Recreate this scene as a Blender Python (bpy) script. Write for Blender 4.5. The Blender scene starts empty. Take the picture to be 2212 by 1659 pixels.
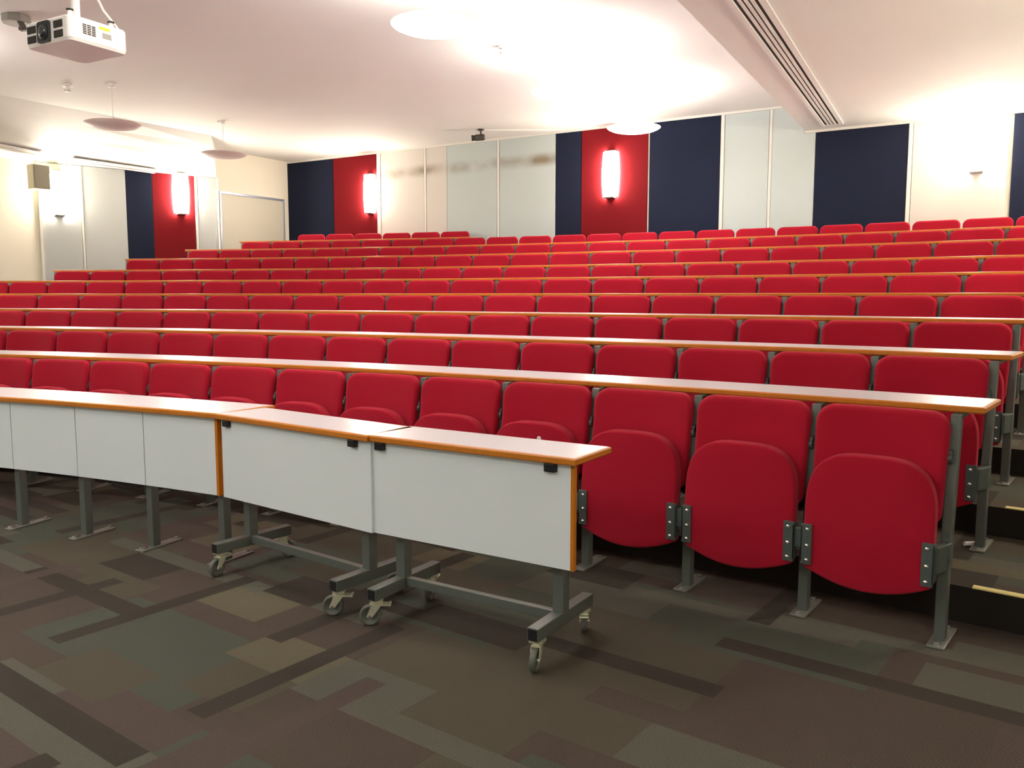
import bpy, bmesh, math, random
from math import sin, cos, pi, radians, atan2, hypot
from mathutils import Vector, Matrix
random.seed(7)
S = bpy.context.scene
COL = S.collection

# ------------------------------------------------------------------ camera
cam_d = bpy.data.cameras.new('camera')
cam_d.sensor_fit = 'HORIZONTAL'; cam_d.sensor_width = 36.0
cam_d.lens = 1819.23 / 2212 * 36.0
cam_d.clip_start = 0.05; cam_d.clip_end = 100
cam = bpy.data.objects.new('camera', cam_d); COL.objects.link(cam)
PIT, ROL = 0.10339, 0.00093
fw = Vector((0, cos(PIT), -sin(PIT))); r0 = Vector((1, 0, 0)); u0 = r0.cross(fw)
rt = r0 * cos(ROL) + u0 * sin(ROL); up = -r0 * sin(ROL) + u0 * cos(ROL)
cam.matrix_world = Matrix(((rt.x, up.x, -fw.x, 0), (rt.y, up.y, -fw.y, 0), (rt.z, up.z, -fw.z, 1.38345), (0, 0, 0, 1)))
S.camera = cam

# ------------------------------------------------------------------ world, exposure
w = bpy.data.worlds.new('world'); S.world = w; w.use_nodes = True
w.node_tree.nodes['Background'].inputs[0].default_value = (1.0, 0.93, 0.84, 1)
w.node_tree.nodes['Background'].inputs[1].default_value = 0.05
S.view_settings.view_transform = 'Standard'; S.view_settings.look = 'None'
S.view_settings.gamma = 1.0; S.view_settings.use_curve_mapping = False
S.view_settings.exposure = 1.0
SCONCE_E, PEND_TOP, PEND_BOT, FILL_E = 46.0, 50.0, 7.0, 38.0

# ------------------------------------------------------------------ helpers
def link(o):
    COL.objects.link(o); return o

def tag(o, label=None, cat=None, group=None, kind=None):
    if label: o['label'] = label
    if cat: o['category'] = cat
    if group: o['group'] = group
    if kind: o['kind'] = kind
    return o

def empty(name, loc, rz=0.0):
    o = bpy.data.objects.new(name, None); link(o)
    o.empty_display_size = 0.1
    o.location = loc; o.rotation_euler = (0, 0, rz)
    return o

class MB:
    """collects geometry for ONE mesh object"""
    def __init__(s): s.v = []; s.f = []; s.m = []; s.sm = []
    def add(s, vs, fs, mat=0, smooth=False):
        b = len(s.v); s.v += [tuple(x) for x in vs]
        for f in fs: s.f.append([b + i for i in f]); s.m.append(mat); s.sm.append(smooth)
    def box(s, x0, x1, y0, y1, z0, z1, mat=0, M=None):
        vs = [Vector((x, y, z)) for z in (z0, z1) for x, y in ((x0, y0), (x1, y0), (x1, y1), (x0, y1))]
        if M is not None: vs = [M @ v for v in vs]
        s.add(vs, [(0, 3, 2, 1), (4, 5, 6, 7), (0, 1, 5, 4), (1, 2, 6, 5), (2, 3, 7, 6), (3, 0, 4, 7)], mat)
    def prism(s, poly, z0, z1, mat=0):
        n = len(poly)
        a = sum(poly[i][0] * poly[(i + 1) % n][1] - poly[(i + 1) % n][0] * poly[i][1] for i in range(n))
        if a < 0: poly = poly[::-1]
        vs = [(x, y, z0) for x, y in poly] + [(x, y, z1) for x, y in poly]
        fs = [list(range(n))[::-1], list(range(n, 2 * n))] + [(i, (i + 1) % n, n + (i + 1) % n, n + i) for i in range(n)]
        s.add(vs, fs, mat)
    def tube(s, p0, p1, r, n=10, r1=None, mat=0, smooth=True):
        p0 = Vector(p0); p1 = Vector(p1); d = (p1 - p0).normalized()
        a = d.orthogonal().normalized(); b = d.cross(a)
        r1 = r if r1 is None else r1
        vs = [p0 + (a * cos(2 * pi * i / n) + b * sin(2 * pi * i / n)) * r for i in range(n)]
        vs += [p1 + (a * cos(2 * pi * i / n) + b * sin(2 * pi * i / n)) * r1 for i in range(n)]
        s.add(vs, [(i, (i + 1) % n, n + (i + 1) % n, n + i) for i in range(n)], mat, smooth)
        s.add(vs, [list(range(n))[::-1], list(range(n, 2 * n))], mat)
    def lathe(s, prof, n=32, c=(0, 0, 0), mat=0, smooth=True):
        vs = [(c[0] + r * cos(2 * pi * i / n), c[1] + r * sin(2 * pi * i / n), c[2] + z) for r, z in prof for i in range(n)]
        fs = []
        for j in range(len(prof) - 1):
            for i in range(n):
                k = (i + 1) % n
                fs.append((j * n + i, j * n + k, (j + 1) * n + k, (j + 1) * n + i))
        s.add(vs, fs, mat, smooth)
    def build(s, name, mats, parent=None, loc=None, rz=0.0, bevel=0.0):
        me = bpy.data.meshes.new(name); me.from_pydata(s.v, [], s.f)
        if not isinstance(mats, (list, tuple)): mats = [mats]
        for m in mats: me.materials.append(m)
        for p, mi, sm in zip(me.polygons, s.m, s.sm): p.material_index = mi; p.use_smooth = sm
        me.update()
        bm = bmesh.new(); bm.from_mesh(me); bmesh.ops.recalc_face_normals(bm, faces=bm.faces)
        if bevel > 0:
            bmesh.ops.remove_doubles(bm, verts=bm.verts, dist=1e-6)
            ed = [e for e in bm.edges if len(e.link_faces) == 2 and e.calc_face_angle(0) > 0.6]
            bmesh.ops.bevel(bm, geom=ed, offset=bevel, segments=2, profile=0.6, affect='EDGES')
        bm.to_mesh(me); bm.free()
        o = bpy.data.objects.new(name, me); link(o)
        if parent: o.parent = parent
        if loc is not None: o.location = loc
        o.rotation_euler = (0, 0, rz)
        return o

def copy_obj(o, parent=None):
    c = o.copy(); link(c); c.parent = parent; return c

CH = {}
def kids(o):
    return CH.get(o.name) or list(o.children)
def copy_tree(o, parent=None, first=True):
    c = copy_obj(o, parent)
    for ch in kids(o): copy_tree(ch, c, False)
    return c

# ------------------------------------------------------------------ materials
def lin(h):
    return tuple(((c / 255) / 12.92 if c / 255 <= .04045 else ((c / 255 + .055) / 1.055) ** 2.4) for c in h) + (1,)

def mat(name, col, rough=0.6, metal=0.0, spec=0.5, noise=0.0, nscale=20, bump=0.0, bscale=200, sheen=0.0, emit=0.0, ecol=None):
    m = bpy.data.materials.new(name); m.use_nodes = True
    nt = m.node_tree; b = nt.nodes['Principled BSDF']
    b.inputs['Base Color'].default_value = col
    b.inputs['Roughness'].default_value = rough; b.inputs['Metallic'].default_value = metal
    b.inputs['Specular IOR Level'].default_value = spec
    tc = nt.nodes.new('ShaderNodeTexCoord')
    if noise > 0:
        n = nt.nodes.new('ShaderNodeTexNoise'); n.inputs['Scale'].default_value = nscale; n.inputs['Detail'].default_value = 4
        nt.links.new(tc.outputs['Object'], n.inputs['Vector'])
        mx = nt.nodes.new('ShaderNodeMix'); mx.data_type = 'RGBA'
        mx.inputs[6].default_value = tuple(c * (1 - noise) for c in col[:3]) + (1,)
        mx.inputs[7].default_value = tuple(min(1, c * (1 + noise)) for c in col[:3]) + (1,)
        nt.links.new(n.outputs['Fac'], mx.inputs[0]); nt.links.new(mx.outputs[2], b.inputs['Base Color'])
    if bump > 0:
        n2 = nt.nodes.new('ShaderNodeTexNoise'); n2.inputs['Scale'].default_value = bscale; n2.inputs['Detail'].default_value = 2
        nt.links.new(tc.outputs['Object'], n2.inputs['Vector'])
        bp = nt.nodes.new('ShaderNodeBump'); bp.inputs['Strength'].default_value = bump; bp.inputs['Distance'].default_value = 0.003
        nt.links.new(n2.outputs['Fac'], bp.inputs['Height']); nt.links.new(bp.outputs[0], b.inputs['Normal'])
    if sheen: b.inputs['Sheen Weight'].default_value = sheen; b.inputs['Sheen Tint'].default_value = (1, .3, .35, 1)
    if emit:
        b.inputs['Emission Color'].default_value = ecol or (1, 1, 1, 1); b.inputs['Emission Strength'].default_value = emit
    return m

M_ceil = mat('ceiling_paint', (0.82, 0.805, 0.765, 1), 0.85, noise=0.02, nscale=1.5)
M_cream = mat('cream_wall_paint', (0.80, 0.75, 0.62, 1), 0.8, noise=0.02, nscale=2)
M_trim = mat('white_trim', (0.86, 0.84, 0.78, 1), 0.6)
M_navy = mat('navy_fabric', lin((36, 41, 60)), 0.95, spec=0.1, noise=0.18, nscale=260, bump=0.3, bscale=500)
M_redp = mat('red_panel_fabric', lin((122, 26, 32)), 0.95, spec=0.1, noise=0.15, nscale=260, bump=0.3, bscale=500)
M_greyp = mat('pale_grey_fabric', lin((198, 202, 200)), 0.92, spec=0.1, noise=0.04, nscale=240, bump=0.2, bscale=500)
M_bluep = mat('pale_blue_grey_panel', lin((203, 214, 212)), 0.85, spec=0.2, noise=0.02, nscale=200)
M_warmp = mat('warm_white_panel', lin((222, 218, 210)), 0.85, spec=0.2, noise=0.02, nscale=200)
M_red = mat('red_seat_fabric', (0.41, 0.007, 0.024, 1), 0.9, spec=0.15, noise=0.16, nscale=420, bump=0.5, bscale=700, sheen=0.25)
M_lam = mat('white_laminate', (0.73, 0.695, 0.735, 1), 0.24, spec=0.5)
M_lamv = mat('grey_white_laminate', (0.79, 0.84, 0.85, 1), 0.45, spec=0.35)
M_oak = mat('orange_wood_edging', lin((196, 116, 22)), 0.4, noise=0.14, nscale=60)
M_steel = mat('dark_grey_painted_steel', lin((100, 105, 98)), 0.42, metal=0.25, noise=0.08, nscale=40)
M_plate = mat('scuffed_foot_plate', lin((140, 140, 132)), 0.4, metal=0.5, noise=0.2, nscale=60)
M_hinge = mat('hinge_plate_grey', lin((84, 92, 88)), 0.5, metal=0.2)
M_screw = mat('bright_screw', (0.9, 0.9, 0.86, 1), 0.2, metal=0.9)
M_zinc = mat('zinc_caster_metal', lin((226, 226, 200)), 0.3, metal=0.6)
M_tyre = mat('grey_rubber_wheel', lin((96, 98, 88)), 0.55)
M_black = mat('black_plastic', (0.012, 0.012, 0.014, 1), 0.35)
M_dark = mat('dark_slot', (0.03, 0.026, 0.022, 1), 0.8)
M_plastic = mat('white_plastic', (0.86, 0.82, 0.78, 1), 0.45)
M_pgrey = mat('grey_plastic', lin((150, 146, 138)), 0.5)
M_spk = mat('speaker_grille', lin((140, 134, 116)), 0.8, bump=0.4, bscale=900)
M_spkb = mat('beige_speaker_case', lin((205, 198, 170)), 0.6)
M_alu = mat('silver_blue_aluminium', lin((178, 186, 205)), 0.3, metal=0.6)
M_board = mat('board_surface', lin((200, 196, 178)), 0.5)
M_yel = mat('yellow_label', lin((240, 200, 30)), 0.5)
M_nos = mat('pale_step_nosing', lin((232, 214, 140)), 0.6)
M_shade_off = mat('pendant_shade_unlit', (0.72, 0.60, 0.57, 1), 0.6)
M_shade_on = mat('pendant_shade_lit', (0.9, 0.88, 0.85, 1), 0.5, emit=PEND_BOT, ecol=(1, 0.95, 0.93, 1))
M_bulb = mat('pendant_lamp_disc', (0.9, 0.9, 0.9, 1), 0.5, emit=PEND_TOP, ecol=(1, 0.96, 0.92, 1))
M_sconce = mat('sconce_diffuser', (0.9, 0.9, 0.88, 1), 0.5, emit=SCONCE_E, ecol=(1, 0.91, 0.77, 1))
M_fill = mat('fill_diffuser', (0.9, 0.9, 0.9, 1), 0.5, emit=FILL_E, ecol=(0.97, 1, 1, 1))
M_lens = mat('lens_glass', (0.02, 0.02, 0.025, 1), 0.05, spec=1.0)

def stained(base, name):
    m = base.copy(); m.name = name; nt = m.node_tree; b = nt.nodes['Principled BSDF']
    src = b.inputs['Base Color'].links[0].from_socket
    g = nt.nodes.new('ShaderNodeNewGeometry'); sp = nt.nodes.new('ShaderNodeSeparateXYZ'); nt.links.new(g.outputs['Position'], sp.inputs[0])
    n = nt.nodes.new('ShaderNodeTexNoise'); n.inputs['Scale'].default_value = 1.6; n.inputs['Detail'].default_value = 3
    nt.links.new(g.outputs['Position'], n.inputs['Vector'])
    # band of grime at about 3.6 m
    a = nt.nodes.new('ShaderNodeMath'); a.operation = 'SUBTRACT'; nt.links.new(sp.outputs[2], a.inputs[0]); a.inputs[1].default_value = 3.60
    ab = nt.nodes.new('ShaderNodeMath'); ab.operation = 'ABSOLUTE'; nt.links.new(a.outputs[0], ab.inputs[0])
    mr = nt.nodes.new('ShaderNodeMapRange'); mr.interpolation_type = 'SMOOTHSTEP'
    mr.inputs['From Min'].default_value = 0.15; mr.inputs['From Max'].default_value = 0.0
    mr.inputs['To Min'].default_value = 0.0; mr.inputs['To Max'].default_value = 1.0
    nt.links.new(ab.outputs[0], mr.inputs['Value'])
    m2 = nt.nodes.new('ShaderNodeMapRange'); m2.inputs['From Min'].default_value = 0.38; m2.inputs['From Max'].default_value = 0.72
    nt.links.new(n.outputs['Fac'], m2.inputs['Value'])
    mu = nt.nodes.new('ShaderNodeMath'); mu.operation = 'MULTIPLY'; nt.links.new(mr.outputs[0], mu.inputs[0]); nt.links.new(m2.outputs[0], mu.inputs[1])
    mx = nt.nodes.new('ShaderNodeMix'); mx.data_type = 'RGBA'; nt.links.new(mu.outputs[0], mx.inputs[0])
    nt.links.new(src, mx.inputs[6]); mx.inputs[7].default_value = lin((140, 124, 96)); nt.links.new(mx.outputs[2], b.inputs['Base Color'])
    return m
M_bluep_s = stained(M_bluep, 'pale_blue_grey_panel_grimy'); M_warmp_s = stained(M_warmp, 'warm_white_panel_grimy')

def carpet():
    m = bpy.data.materials.new('patchwork_carpet'); m.use_nodes = True
    nt = m.node_tree; N = nt.nodes; L = nt.links; b = N['Principled BSDF']
    b.inputs['Roughness'].default_value = 0.95; b.inputs['Specular IOR Level'].default_value = 0.15
    g = N.new('ShaderNodeNewGeometry')
    def brick(rot, loc, bw, rh, off, sq, seed):
        mp = N.new('ShaderNodeMapping'); mp.inputs['Rotation'].default_value = (0, 0, rot); mp.inputs['Location'].default_value = loc
        L.new(g.outputs['Position'], mp.inputs['Vector'])
        t = N.new('ShaderNodeTexBrick'); L.new(mp.outputs[0], t.inputs['Vector'])
        t.inputs['Color1'].default_value = (0, 0, 0, 1); t.inputs['Color2'].default_value = (1, 1, 1, 1); t.inputs['Mortar'].default_value = (.5, .5, .5, 1)
        t.inputs['Scale'].default_value = 1.0; t.inputs['Mortar Size'].default_value = 0.0; t.inputs['Bias'].default_value = 0
        t.inputs['Brick Width'].default_value = bw; t.inputs['Row Height'].default_value = rh
        t.offset = off; t.offset_frequency = 2; t.squash = sq; t.squash_frequency = 3
        return t
    def ramp(src, stops):
        r = N.new('ShaderNodeValToRGB'); r.color_ramp.interpolation = 'CONSTANT'
        e = r.color_ramp.elements
        while len(e) > 1: e.remove(e[-1])
        e[0].position = 0; e[0].color = stops[0][1]
        for p_, c_ in stops[1:]:
            k = e.new(p_); k.color = c_
        L.new(src, r.inputs[0]); return r
    cs = [lin(c) for c in ((76, 66, 58), (60, 54, 47), (74, 76, 66), (79, 68, 62), (79, 73, 61), (93, 87, 70), (86, 84, 74))]
    R = radians(37)
    def const_mask(src, lo, hi=2.0):
        return ramp(src, [(0, (0, 0, 0, 1)), (lo, (1, 1, 1, 1))] + ([(hi, (0, 0, 0, 1))] if hi < 1 else []))
    def over(fac, under, top):
        mx = N.new('ShaderNodeMix'); mx.data_type = 'RGBA'; L.new(fac, mx.inputs[0]); L.new(under, mx.inputs[6])
        if isinstance(top, tuple): mx.inputs[7].default_value = top
        else: L.new(top, mx.inputs[7])
        return mx.outputs[2]
    a = brick(R, (0.3, 0.1, 0), 0.86, 0.52, 0.37, 1.3, 0)
    col = ramp(a.outputs['Color'], [(0, cs[0]), (.24, cs[2]), (.46, cs[3]), (.6, cs[4]), (.78, cs[0]), (.9, cs[2])]).outputs[0]
    c = brick(R, (5.17, 2.31, 0), 0.44, 0.26, 0.61, 0.8, 1)
    col = over(const_mask(c.outputs['Color'], .70).outputs[0], col, ramp(c.outputs['Color'], [(0, cs[0]), (.70, cs[6]), (.79, cs[1]), (.86, cs[4]), (.94, cs[5])]).outputs[0])
    d = brick(R, (1.9, 7.43, 0), 1.05, 0.105, 0.43, 1.3, 2)
    col = over(const_mask(d.outputs['Color'], .83).outputs[0], col, ramp(d.outputs['Color'], [(0, cs[1]), (.83, cs[1]), (.93, cs[6])]).outputs[0])
    e = brick(R + pi / 2, (3.4, 4.2, 0), 0.95, 0.10, 0.57, 1.2, 3)
    col = over(const_mask(e.outputs['Color'], .85).outputs[0], col, ramp(e.outputs['Color'], [(0, cs[1]), (.85, cs[1]), (.95, cs[3])]).outputs[0])
    # woven ribs and speckle
    mp = N.new('ShaderNodeMapping'); mp.inputs['Rotation'].default_value = (0, 0, R + .4); L.new(g.outputs['Position'], mp.inputs['Vector'])
    wv = N.new('ShaderNodeTexWave'); wv.inputs['Scale'].default_value = 38; wv.inputs['Distortion'].default_value = 1.2; L.new(mp.outputs[0], wv.inputs['Vector'])
    no = N.new('ShaderNodeTexNoise'); no.inputs['Scale'].default_value = 150; no.inputs['Detail'].default_value = 4; L.new(g.outputs['Position'], no.inputs['Vector'])
    ad = N.new('ShaderNodeMath'); ad.operation = 'ADD'; L.new(wv.outputs['Fac'], ad.inputs[0]); L.new(no.outputs['Fac'], ad.inputs[1])
    mr = N.new('ShaderNodeMapRange'); mr.inputs['From Min'].default_value = 0.2; mr.inputs['From Max'].default_value = 1.8
    mr.inputs['To Min'].default_value = 0.55; mr.inputs['To Max'].default_value = 1.45; L.new(ad.outputs[0], mr.inputs['Value'])
    hs = N.new('ShaderNodeHueSaturation'); L.new(col, hs.inputs['Color']); L.new(mr.outputs[0], hs.inputs['Value'])
    L.new(hs.outputs[0], b.inputs['Base Color'])
    bp = N.new('ShaderNodeBump'); bp.inputs['Strength'].default_value = .5; bp.inputs['Distance'].default_value = .004
    L.new(no.outputs['Fac'], bp.inputs['Height']); L.new(bp.outputs[0], b.inputs['Normal'])
    return m
M_carpet = carpet()
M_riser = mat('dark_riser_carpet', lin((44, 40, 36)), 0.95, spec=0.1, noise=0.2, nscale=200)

# ------------------------------------------------------------------ row geometry
PIT_S = 0.55
AX, KSH = -0.04946, 0.13367
CX, CY, R0, DR = -9.43576, -10.98326, 18.13215, 0.98713
PH = {1: 11.29168, 2: 11.42008, 3: 11.53186, 4: 11.63415, 5: 11.75411, 6: 11.85898, 7: 11.97115, 8: 12.06869, 9: 12.16374, 10: 6.9189}
ZD = {1: 0.94472, 2: 1.10111, 3: 1.25309, 4: 1.41335, 5: 1.58255, 6: 1.75031, 7: 1.94882, 8: 2.13733, 9: 2.32906}
ZP = {k: max(0.0, z - 0.945) for k, z in ZD.items()}; ZP[1] = 0.0; ZP[10] = 1.57
def geom(i):
    k = KSH * (i - 1)
    return CX + k * sin(AX), CY + k * cos(AX), R0 + (DR - KSH) * (i - 1)
def th_of(i, s):
    return AX + (PH[i] + s * PIT_S) / geom(i)[2]
def P(i, s, dr=0.0):
    cx, cy, R = geom(i); t = th_of(i, s)
    return (cx + (R + dr) * sin(t), cy + (R + dr) * cos(t))
# room outline (left wall bends twice)
A_ = (-4.43, 17.0); B_ = (-5.33, 15.48); C_ = (-7.53, 13.64); D_ = (-12.2, 5.86); E_ = (-12.2, -3.0)
F_ = (3.8, -3.0); G_ = (3.8, 3.41); H_ = (8.117, 9.408)
ROOM = [A_, B_, C_, D_, E_, F_, G_, H_]
def inside(x, y):
    c = False; n = len(ROOM)
    for i in range(n):
        x1, y1 = ROOM[i]; x2, y2 = ROOM[(i + 1) % n]
        if (y1 > y) != (y2 > y) and x < (x2 - x1) * (y - y1) / (y2 - y1) + x1: c = not c
    return c
ZC, ZR, ZL = 4.02, 3.65, 3.50

# ------------------------------------------------------------------ room shell
def struct(name, mb, m, **k):
    return tag(mb.build(name, m, **k), kind='structure')
mb = MB(); mb.prism(ROOM, -0.12, 0.0); struct('floor', mb, M_carpet)
mb = MB(); mb.prism(ROOM, ZC, ZC + 0.15); struct('ceiling', mb, M_ceil)
# lower ceiling on the right, and the soffit along the left wall
def on_edge(y): return (1.266 + (y - 6.737) * 0.5386, y)
mb = MB(); mb.prism([on_edge(-3.0), (4.035, 11.878), H_, G_, F_], ZR, ZC - 0.001); struct('ceiling', mb, M_ceil)
mb = MB()   # sloping cove between the left wall and the main ceiling
secs = [((-5.33, 15.48), (-4.961, 14.213)), ((-7.53, 13.64), (-6.0, 12.6)), ((-10.53, 8.64), (-9.1, 7.85)), ((-12.2, 5.86), (-11.0, 4.93))]
vs = []
for (ax_, ay_), (bx_, by_) in secs:
    vs += [(ax_, ay_, ZL)] + [(ax_ + (bx_ - ax_) * t_, ay_ + (by_ - ay_) * t_, ZL + (ZC - ZL) * (t_ ** .9)) for t_ in (.25, .5, .75)] + [(bx_, by_, ZC - .001), (ax_, ay_, ZC - .001)]
fs = []
for j in range(3):
    for q_ in range(6): fs.append((j * 6 + q_, j * 6 + (q_ + 1) % 6, (j + 1) * 6 + (q_ + 1) % 6, (j + 1) * 6 + q_))
fs += [tuple(range(6)), tuple(range(18, 24))[::-1]]
mb.add(vs, fs); struct('ceiling', mb, M_ceil)
def wall(name, pts, m, z0=-0.12, z1=ZC + 0.15, t=0.15):
    mb = MB()
    for (x0, y0), (x1, y1) in zip(pts[:-1], pts[1:]):
        d = Vector((x1 - x0, y1 - y0)); d.normalize(); n = Vector((d.y, -d.x))
        mx, my = (x0 + x1) / 2 + n.x * .01, (y0 + y1) / 2 + n.y * .01
        if inside(mx, my): n = -n
        mb.prism([(x0, y0), (x1, y1), (x1 + n.x * t, y1 + n.y * t), (x0 + n.x * t, y0 + n.y * t)], z0, z1)
    return struct(name, mb, m)
wall('wall_back', [A_, H_], M_cream)
for _a, _b in ((A_, B_), (B_, C_), (C_, D_), (D_, E_)): wall('wall_left', [_a, _b], M_cream)
wall('wall_front', [E_, F_], M_cream)
for _a, _b in ((F_, G_), (G_, H_)): wall('wall_right', [_a, _b], M_cream)

# tiered platforms
EDGE = 0.26
def s_limits(i, dr):
    lo = hi = 0.0
    while inside(*P(i, lo - .05, dr)) and lo > -60: lo -= .05
    while inside(*P(i, hi + .05, dr)) and hi < 60: hi += .05
    return lo, hi
NOSE = {}
for k in range(2, 10):
    lo, hi = s_limits(k - 1, EDGE)
    n = 70
    fr = [P(k - 1, lo + (hi - lo) * j / n, EDGE) for j in range(n + 1)]
    if k < 9:
        lo2, hi2 = s_limits(k, EDGE)
        bk = [P(k, lo2 + (hi2 - lo2) * j / n, EDGE + .02) for j in range(n + 1)]
    else:
        bk = [B_, A_, H_]
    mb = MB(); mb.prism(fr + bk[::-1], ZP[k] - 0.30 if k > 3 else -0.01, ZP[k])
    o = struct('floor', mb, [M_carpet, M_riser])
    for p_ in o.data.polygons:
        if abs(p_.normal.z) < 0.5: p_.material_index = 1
    NOSE[k] = (lo, hi)
# short top platform for the back row
fr = [P(9, -11.9 + 8.5 * j / 24, EDGE) for j in range(25)]
e0 = fr[-1]; e1 = (e0[0] + 0.5, e0[1] + 0.84)
def to_wall(x, y, dx, dy):
    t = (12.245 - .51771 * x - .85555 * y) / (.51771 * dx + .85555 * dy); return (x + dx * t, y + dy * t)
mb = MB(); mb.prism(fr + [to_wall(*fr[-1], .51771, .85555), (-4.43, 16.99), to_wall(*fr[0], .45, .9) if inside(*to_wall(*fr[0], .45, .9)) else (-4.9, 16.1)], ZP[9] - 0.05, ZP[10])
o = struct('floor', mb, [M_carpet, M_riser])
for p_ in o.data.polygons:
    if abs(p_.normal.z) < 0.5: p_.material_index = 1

# ------------------------------------------------------------------ wall local frames
class Plane:
    def __init__(s, a, b, inward):
        s.a = Vector(a); d = Vector(b) - Vector(a); s.L = d.length; s.d = d.normalized()
        s.n = Vector((s.d.y, -s.d.x)) * (1 if inward > 0 else -1)
    def M(s, u=0.0, z=0.0):
        # local x along the wall, local y INTO the room, local z up
        p = s.a + s.d * u
        return Matrix(((s.d.x, s.n.x, 0, p.x), (s.d.y, s.n.y, 0, p.y), (0, 0, 1, z), (0, 0, 0, 1)))
# back wall: u measured as in the survey (u = X . w), origin foot point
wx, wy = 0.85555, -0.51771
o_back = Vector((0.51771, 0.85555)) * 12.25
PB = Plane(o_back, o_back + Vector((wx, wy)), +1)
PL = Plane(C_, B_, +1)
PAB = Plane(B_, A_, +1)
PCD = Plane(D_, C_, +1)
for pl, test in ((PB, -3), (PL, 1), (PAB, .8), (PCD, 3)):
    q = pl.a + pl.d * test + pl.n * .2
    if not inside(q.x, q.y): pl.n = -pl.n

def wall_thing(mb, name, pl, u, z, m, **k):
    """mesh given in wall-local coordinates"""
    o = mb.build(name, m, **k); o.matrix_world = pl.M(u, z); return o

# acoustic panels on the back wall
back = [(-12.600, -11.381, 'navy', 'narrow dark'), (-11.381, -10.309, 'red', ''), (-10.22, -9.23, 'warm', ''), (-9.18, -8.731, 'warm', ''),
        (-8.731, -7.70, 'blue', ''), (-7.65, -6.584, 'blue', ''), (-6.584, -6.117, 'navy', ''), (-6.117, -4.995, 'red', ''),
        (-4.975, -3.880, 'navy', ''), (-3.82, -3.185, 'blue', ''), (-3.14, -2.556, 'blue', ''), (-2.556, -1.397, 'navy', ''),
        (-1.342, -0.261, 'warm', ''), (-0.225, 0.95, 'navy', '')]
plabel = ['navy fabric wall panel in the back left corner, left of a red panel',
          'red fabric wall panel near the back left corner, wall light at its edge',
          'warm white wall panel just right of the red panel with the left back-wall light',
          'narrow warm white wall panel left of the pale blue-grey panels on the back wall',
          'pale blue-grey wall panel with faint grime behind the ceiling camera, left of its pair',
          'pale blue-grey wall panel with the darkest grime mark, left of a narrow navy panel',
          'narrow navy fabric wall panel left of the central red panel on the back wall',
          'red fabric wall panel with a glowing wall light in the middle of the back wall',
          'wide navy fabric wall panel right of the central red panel, behind a hanging lamp',
          'pale blue-grey wall panel right of the wide navy panel, left of the ceiling drop',
          'pale blue-grey wall panel cut across by the diagonal edge of the lower ceiling',
          'navy fabric wall panel under the lower ceiling beside the end of the air slots',
          'warm white wall panel with a bright wall light at the right of the back wall',
          'navy fabric wall panel at the right edge of the photo']
MM = {'navy': M_navy, 'red': M_redp, 'blue': M_bluep, 'warm': M_warmp, 'grey': M_greyp}
for i, (u0_, u1_, c, _) in enumerate(back):
    mb = MB(); zt = (ZC if u1_ < -3.0 else ZR) - 0.035
    g = 0.004
    if i == 10:
        mb.prism([(0, 0)] * 0 or [(u0_, 0.0), (-2.71, 0.0), (-2.71, 0.022), (u0_, 0.022)], 1.40, ZC - .035)
        mb.prism([(-2.71, 0.0), (u1_ - g, 0.0), (u1_ - g, 0.022), (-2.71, 0.022)], 1.40, ZR - .035)
    else:
        mb.box(u0_ + g, u1_ - g, 0.0, 0.022 if c != 'navy' else .02, 1.40, zt)
    m = MM[c]
    if i in (2, 3): m = M_warmp_s
    if i in (4, 5): m = M_bluep_s
    o = wall_thing(mb, 'acoustic_panel', PB, 0, 0, m, bevel=0.003 if i != 10 else 0)
    tag(o, plabel[i], 'wall panel', 'acoustic panels along the back wall')
# pale battens between panels and along the ceiling line
trims = [(-10.309, -10.22, ZC), (-3.880, -3.82, ZC), (-1.397, -1.342, ZR)]
tn = 0
def trim_name():
    global tn; tn += 1; return 'trim_%d' % tn
for u0_, u1_, zt in trims:
    mb = MB(); mb.box(u0_ + .005, u1_ - .005, 0, .03, 1.4, zt - .03); tag(wall_thing(mb, trim_name(), PB, 0, 0, M_trim, bevel=.003), kind='structure')
for u_ in (-9.205, -7.675, -3.1625):
    mb = MB(); mb.box(u_ - .018, u_ + .018, 0, .026, 1.4, ZC - .036); tag(wall_thing(mb, trim_name(), PB, 0, 0, M_trim), kind='structure')
mb = MB(); mb.box(-12.60, -2.70, 0, .035, ZC - .034, ZC - .001); tag(wall_thing(mb, trim_name(), PB, 0, 0, M_trim), kind='structure')
mb = MB(); mb.box(-2.70, 2.0, 0, .035, ZR - .034, ZR - .001); tag(wall_thing(mb, trim_name(), PB, 0, 0, M_trim), kind='structure')

# panels on the bent part of the left wall
left = [(0.03, 0.60, 'grey', 'pale grey fabric panel holding the wall light beside the loudspeaker'),
        (0.635, 1.306, 'grey', 'pale grey fabric panel left of the navy panel on the left wall'),
        (1.306, 1.735, 'navy', 'narrow navy fabric panel left of the red panel on the left wall'),
        (1.735, 2.458, 'red', 'red fabric panel with a glaring wall light on the left wall'),
        (2.505, 2.86, 'grey', 'narrow pale grey fabric panel beside the silver framed board')]
for u0_, u1_, c, lb in left:
    mb = MB(); mb.box(u0_ + .004, u1_ - .004, 0, .022, 1.0, ZL - .004)
    tag(wall_thing(mb, 'acoustic_panel', PL, 0, 0, MM[c], bevel=.004), lb, 'wall panel', 'acoustic panels along the left wall')
for u0_, u1_ in ((0.603, 0.632), (2.462, 2.502)):
    mb = MB(); mb.box(u0_, u1_, 0, .03, 1.0, ZL - .004); tag(wall_thing(mb, trim_name(), PL, 0, 0, M_trim, bevel=.003), kind='structure')
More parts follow.
